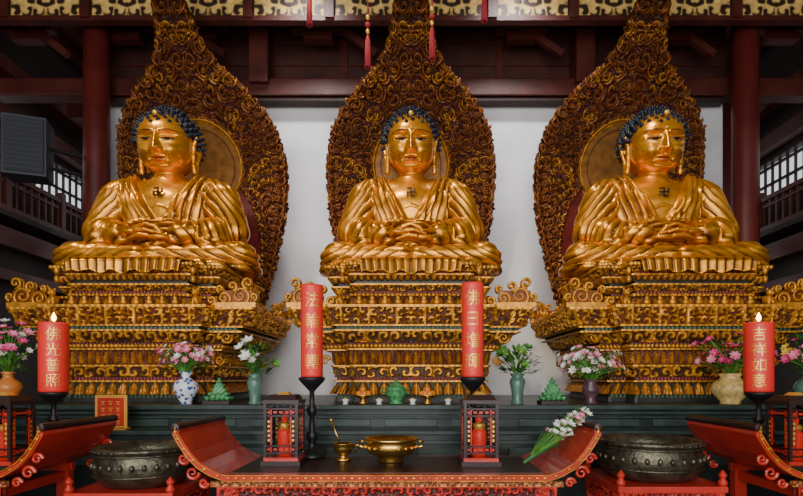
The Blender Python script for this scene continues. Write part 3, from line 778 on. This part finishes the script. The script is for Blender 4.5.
# ------------------------------------------------------------ flowers
def leaf(b,p,d,L,w,k):
    p=Vector(p);d=Vector(d).normalized(); s=d.cross(Vector((0,0,1)))
    if s.length<.1: s=Vector((1,0,0))
    s.normalize(); n=s.cross(d)
    V=[p,p+d*L*.35+s*w-n*w*.3,p+d*L*.35+n*w*.25,p+d*L*.35-s*w-n*w*.3,p+d*L*.75+s*w*.6-Vector((0,0,L*.08)),p+d*L*.75-s*w*.6-Vector((0,0,L*.08)),p+d*L-Vector((0,0,L*.2))]
    b.add(V,[(0,1,2),(0,2,3),(1,4,2),(2,5,3),(2,4,6),(2,6,5)],k,True)
def flower(b,p,d,r,n,k,kc='yel',layers=2,cup=.5):
    p=Vector(p);d=Vector(d).normalized(); T=d.to_track_quat('Z','Y').to_matrix()
    for L in range(layers):
        rr=r*(1-.3*L)
        for i in range(n):
            a=2*pi*(i+.5*L)/n+random.random()*.2; c=Vector((math.cos(a),math.sin(a),0)); s=Vector((-math.sin(a),math.cos(a),0)); w=rr*1.7/n*1.3
            q=cup+.25*L
            V=[Vector((0,0,0)),c*rr*.5+s*w+Vector((0,0,rr*q*.45)),c*rr*.55+Vector((0,0,rr*q*.3)),c*rr*.5-s*w+Vector((0,0,rr*q*.45)),c*rr+Vector((0,0,rr*q*.8))]
            b.add([p+T@v for v in V],[(0,1,2),(0,2,3),(1,4,2),(2,4,3)],k,True)
    b.ball(tuple(p+d*r*.15),r*.16,kc,6,5)
def vase_flowers(name,X,Y,Z,prof,vm,H,sp,n,cols,kind='bloom',nleaf=20,fr=.05,sx=1):
    b=B(); b.lathe(prof,(0,0,0),vm,28,cap=True); zt=prof[-1][1]
    for i in range(n):
        a=random.random()*2*pi; q=math.sqrt(random.random()); x=q*sp*math.cos(a)*sx; y=q*sp*.5*math.sin(a)-.04; z=zt+(H-zt)*(.25+.75*random.random()*(1-.35*q*q))
        P=[(0,0,zt-.05),(x*.3,y*.3,zt+(z-zt)*.5),(x,y,z)]
        b.tube(P,.005,'leaf',5)
        d=(x*1.2+random.uniform(-.1,.1),y-.12,z-zt)
        if kind=='lily': flower(b,(x,y,z),d,fr*random.uniform(.8,1.2),6,random.choice(cols),'yel',1,.9)
        else: flower(b,(x,y,z),d,fr*random.uniform(.6,1.15),7,random.choice(cols),'yel',2,.5)
    for i in range(nleaf):
        a=random.random()*2*pi; z=zt+(H-zt)*random.uniform(-.05,.8); q=random.uniform(.1,.75)*sp
        leaf(b,(q*math.cos(a)*sx,q*.5*math.sin(a),z),(math.cos(a),.5*math.sin(a)-.15,random.uniform(.1,1.1)),random.uniform(.08,.17),.018,random.choice(['leaf','leafd','leaf']))
    b.done(name,(X,Y,Z))
LZ=1.452; FY=6.14
bw=[(.06,0),(.07,.01),(.065,.03),(.10,.09),(.135,.16),(.14,.20),(.12,.25),(.07,.285),(.05,.31),(.055,.34),(.08,.37)]
tall=[(.07,0),(.075,.01),(.06,.05),(.07,.15),(.09,.25),(.08,.29),(.06,.31),(.09,.35)]
vase_flowers('blue_white_vase_of_flowers',-2.58,FY,LZ,bw,'bw',.70,.33,95,['pink','pink','white','pink'],nleaf=40,fr=.045)
vase_flowers('vase_of_lilies',-1.79,FY,LZ,tall,'wvase',.74,.24,9,['white','leaf','white'],'lily',120,.07)
vase_flowers('vase_of_lilies',1.22,FY,LZ,tall,'wvase',.68,.26,9,['white','leaf','leaf'],'lily',130,.07)
vase_flowers('dark_vase_of_flowers',2.06,FY,LZ,[(.07,0),(.08,.01),(.05,.05),(.09,.13),(.10,.18),(.06,.24),(.08,.28)],'dvase',.66,.38,95,['pink','white','white','pink'],nleaf=80,fr=.048)
vase_flowers('yellow_vase_of_flowers',3.66,FY,LZ,[(.10,0),(.11,.01),(.10,.03),(.17,.10),(.205,.17),(.19,.23),(.12,.28),(.10,.31),(.13,.35)],'yvase',.80,.46,55,['magenta','pink','magenta'],nleaf=110,fr=.065)
vase_flowers('vase_of_pink_flowers',4.55,FY,LZ,bw,'wvase',.85,.32,34,['magenta','pink','yel'],nleaf=110,fr=.065)
vase_flowers('orange_vase_of_flowers',-4.62,FY,LZ,bw,'ovase',.98,.36,46,['magenta','pink','white'],nleaf=120,fr=.065)
def pagoda(X):
    b=B(); b.box((0,0,.02),(.30,.22,.04),'darklac'); 
    for i in range(5):
        n=5-i
        for j in range(n):
            for k in range(max(1,n-2)):
                b.lathe([(.012,0),(.028,.02),(.034,.045),(.03,.047),(.005,.025)],((j-(n-1)/2)*.058,(k-(max(1,n-2)-1)/2)*.055,.04+i*.046),'jade',12)
    b.box((0,.0,.15),(.20,.10,.20),'jade',taper=.25); b.ball((0,0,.285),.02,'jade')
    b.done('stacked_jade_cups',(X,FY,LZ))
pagoda(-2.20); pagoda(1.62)
def plate(X,k,name,n):
    b=B(); b.lathe([(.06,0),(.065,.02),(.03,.04),(.03,.06),(.10,.09),(.13,.105),(.12,.105),(.001,.085)],(0,0,0),'brass',28)
    for i in range(n): a=i*2*pi/n; b.ball((.055*math.cos(a),.055*math.sin(a),.12),.036,k,12,8)
    b.ball((0,0,.165),.036,k,12,8); b.done(name,(X,FY,LZ))
plate(-.55,'orange','offering_plate_of_fruit',5); plate(.19,'orange','offering_plate_of_fruit',6)
b=B(); b.lathe([(.08,0),(.09,.015),(.05,.03),(.10,.08),(.125,.13),(.11,.16),(.13,.17),(.09,.20),(.05,.235),(.02,.25),(.03,.27),(.005,.29)],(0,0,0),'jade',28)
for s in (-1,1): b.tube([(s*.11,0,.12),(s*.16,0,.14),(s*.15,0,.18),(s*.11,0,.17)],.01,'jade')
b.done('green_lidded_censer',(-.17,FY,LZ))
for x in (-.36,.02,.42,-.74): 
    b=B(); b.lathe([(.03,0),(.035,.01),(.02,.02),(.045,.06),(.04,.06),(.001,.04)],(0,0,0),'porc',18); b.ball((0,0,.06),(.025,.025,.015),'yel',8,6); b.done('offering_cup',(x,6.05,LZ))
b=B(); b.box((0,0,.19),(.34,.02,.36),'goldp'); b.box((0,-.012,.19),(.28,.012,.30),'redlac')
for i in range(4):
    for j in range(3): b.box((-.08+j*.08,-.02,.30-i*.07),(.045,.006,.008),'goldp'); b.box((-.08+j*.08,-.02,.285-i*.07),(.008,.006,.04),'goldp'); b.box((-.08+j*.08,-.02,.272-i*.07),(.03,.006,.008),'goldp')
b.box((0,.05,.01),(.30,.12,.02),'goldp'); b.bar((0,.09,.01),(0,.01,.25),.03,.02,'goldp')
b.done('framed_red_placard',(-3.2,5.72,1.20))
b=B()
A=Vector((.93,4.42,1.05)); E=Vector((1.38,4.46,1.37)); d=(E-A)
b.lathe([(.015,0),(.025,.12),(.045,.26),(.06,.32)],(0,0,0),'leafd',14,Matrix.Translation(A)@d.to_track_quat('Z','Y').to_matrix().to_4x4(),cap=False)
for i in range(90):
    t=random.uniform(.45,1.1); p=A+d*t+Vector((random.uniform(-.06,.06),random.uniform(-.12,.07),random.uniform(-.01,.08)+.02))
    b.tube([A+d*.1+Vector((0,0,.01)),p],.003,'leaf',5)
    if i%3: flower(b,p,(d.x*.5,d.y-.5,d.z+.3),.036,6,random.choice(['white','pink','white']))
    else: leaf(b,p,(d.x+random.uniform(-.4,.4),random.uniform(-.4,.2),d.z+.2),.10,.014,random.choice(['leafd','leaf']))
b.done('flower_bouquet')
def tassel(X,Y,zb):
    b=B(); b.tube([(X,Y,9.05),(X,Y,zb+.5)],.008,'tassel',6)
    b.ball((X,Y,zb+.52),(.022,.022,.03),'goldp'); b.ball((X,Y,zb+.44),(.032,.032,.028),'tassel'); b.ball((X,Y,zb+.37),(.022,.022,.03),'goldp')
    b.lathe([(.01,.33),(.022,.30),(.025,.2),(.030,0)],(X,Y,zb),'tassel',12)
    for i in range(10):
        a=i*pi/5; b.tube([(X+.022*math.cos(a),Y+.022*math.sin(a),zb+.28),(X+.03*math.cos(a),Y+.03*math.sin(a),zb-.02)],.005,'tassel',5)
    b.done('hanging_tassel')
for X,Z in ((-1.08,5.52),(-.46,5.07),(.225,5.16),(.78,5.56)): tassel(X,5.7,Z)

# ------------------------------------------------------------ LIGHTS
w=bpy.data.worlds.new('World'); S.world=w; w.use_nodes=True
bg=w.node_tree.nodes['Background']; bg.inputs[0].default_value=(.93,.95,1,1); bg.inputs[1].default_value=.95
def area(name,loc,tgt,sx,sy,e,col=(1,1,1)):
    l=bpy.data.lights.new(name,'AREA'); l.shape='RECTANGLE'; l.size=sx; l.size_y=sy; l.energy=e; l.color=col
    o=bpy.data.objects.new(name,l); o.location=loc; o.rotation_euler=(Vector(tgt)-Vector(loc)).to_track_quat('-Z','Y').to_euler(); COL.objects.link(o)
area('added_front_light',(-1.5,-3.2,4.5),(0,8,3.5),9,5,500,(1,.98,.94))  # added area lamp standing in for daylight from the unseen front doors
area('added_front_light',(0,-1.2,1.9),(0,6,1.3),6,1.5,130,(1,.97,.93))  # added low fill lamp, brightens altar and candles
def spot(loc,tgt,e,col,ang=60,sz=.15):
    l=bpy.data.lights.new('spot','SPOT'); l.energy=e; l.color=col; l.spot_size=math.radians(ang); l.spot_blend=.7; l.shadow_soft_size=sz
    o=bpy.data.objects.new('added_spot',l); o.location=loc; o.rotation_euler=(Vector(tgt)-Vector(loc)).to_track_quat('-Z','Y').to_euler(); COL.objects.link(o)
for X in (-SX,0,SX):
    spot((X-1.6,4.4,8.3),(X,7.6,4.0),700,(1,.86,.62),46)  # unseen warm lamps added to put highlights on the statues
for X in (-1.72,1.72): spot((X,7.2,8.6),(X,9.6,4.2),560,(1,.97,.97),66,.3)  # more added lamps, out of view, to brighten the plaster wall

cam=bpy.data.cameras.new('Camera'); co=bpy.data.objects.new('Camera',cam); COL.objects.link(co)
co.location=(0,0,1.75); co.rotation_euler=(pi/2,0,0); cam.lens=24; cam.sensor_width=36; cam.sensor_fit='HORIZONTAL'
cam.shift_x=-.0118; cam.shift_y=.162; cam.clip_end=100
S.camera=co
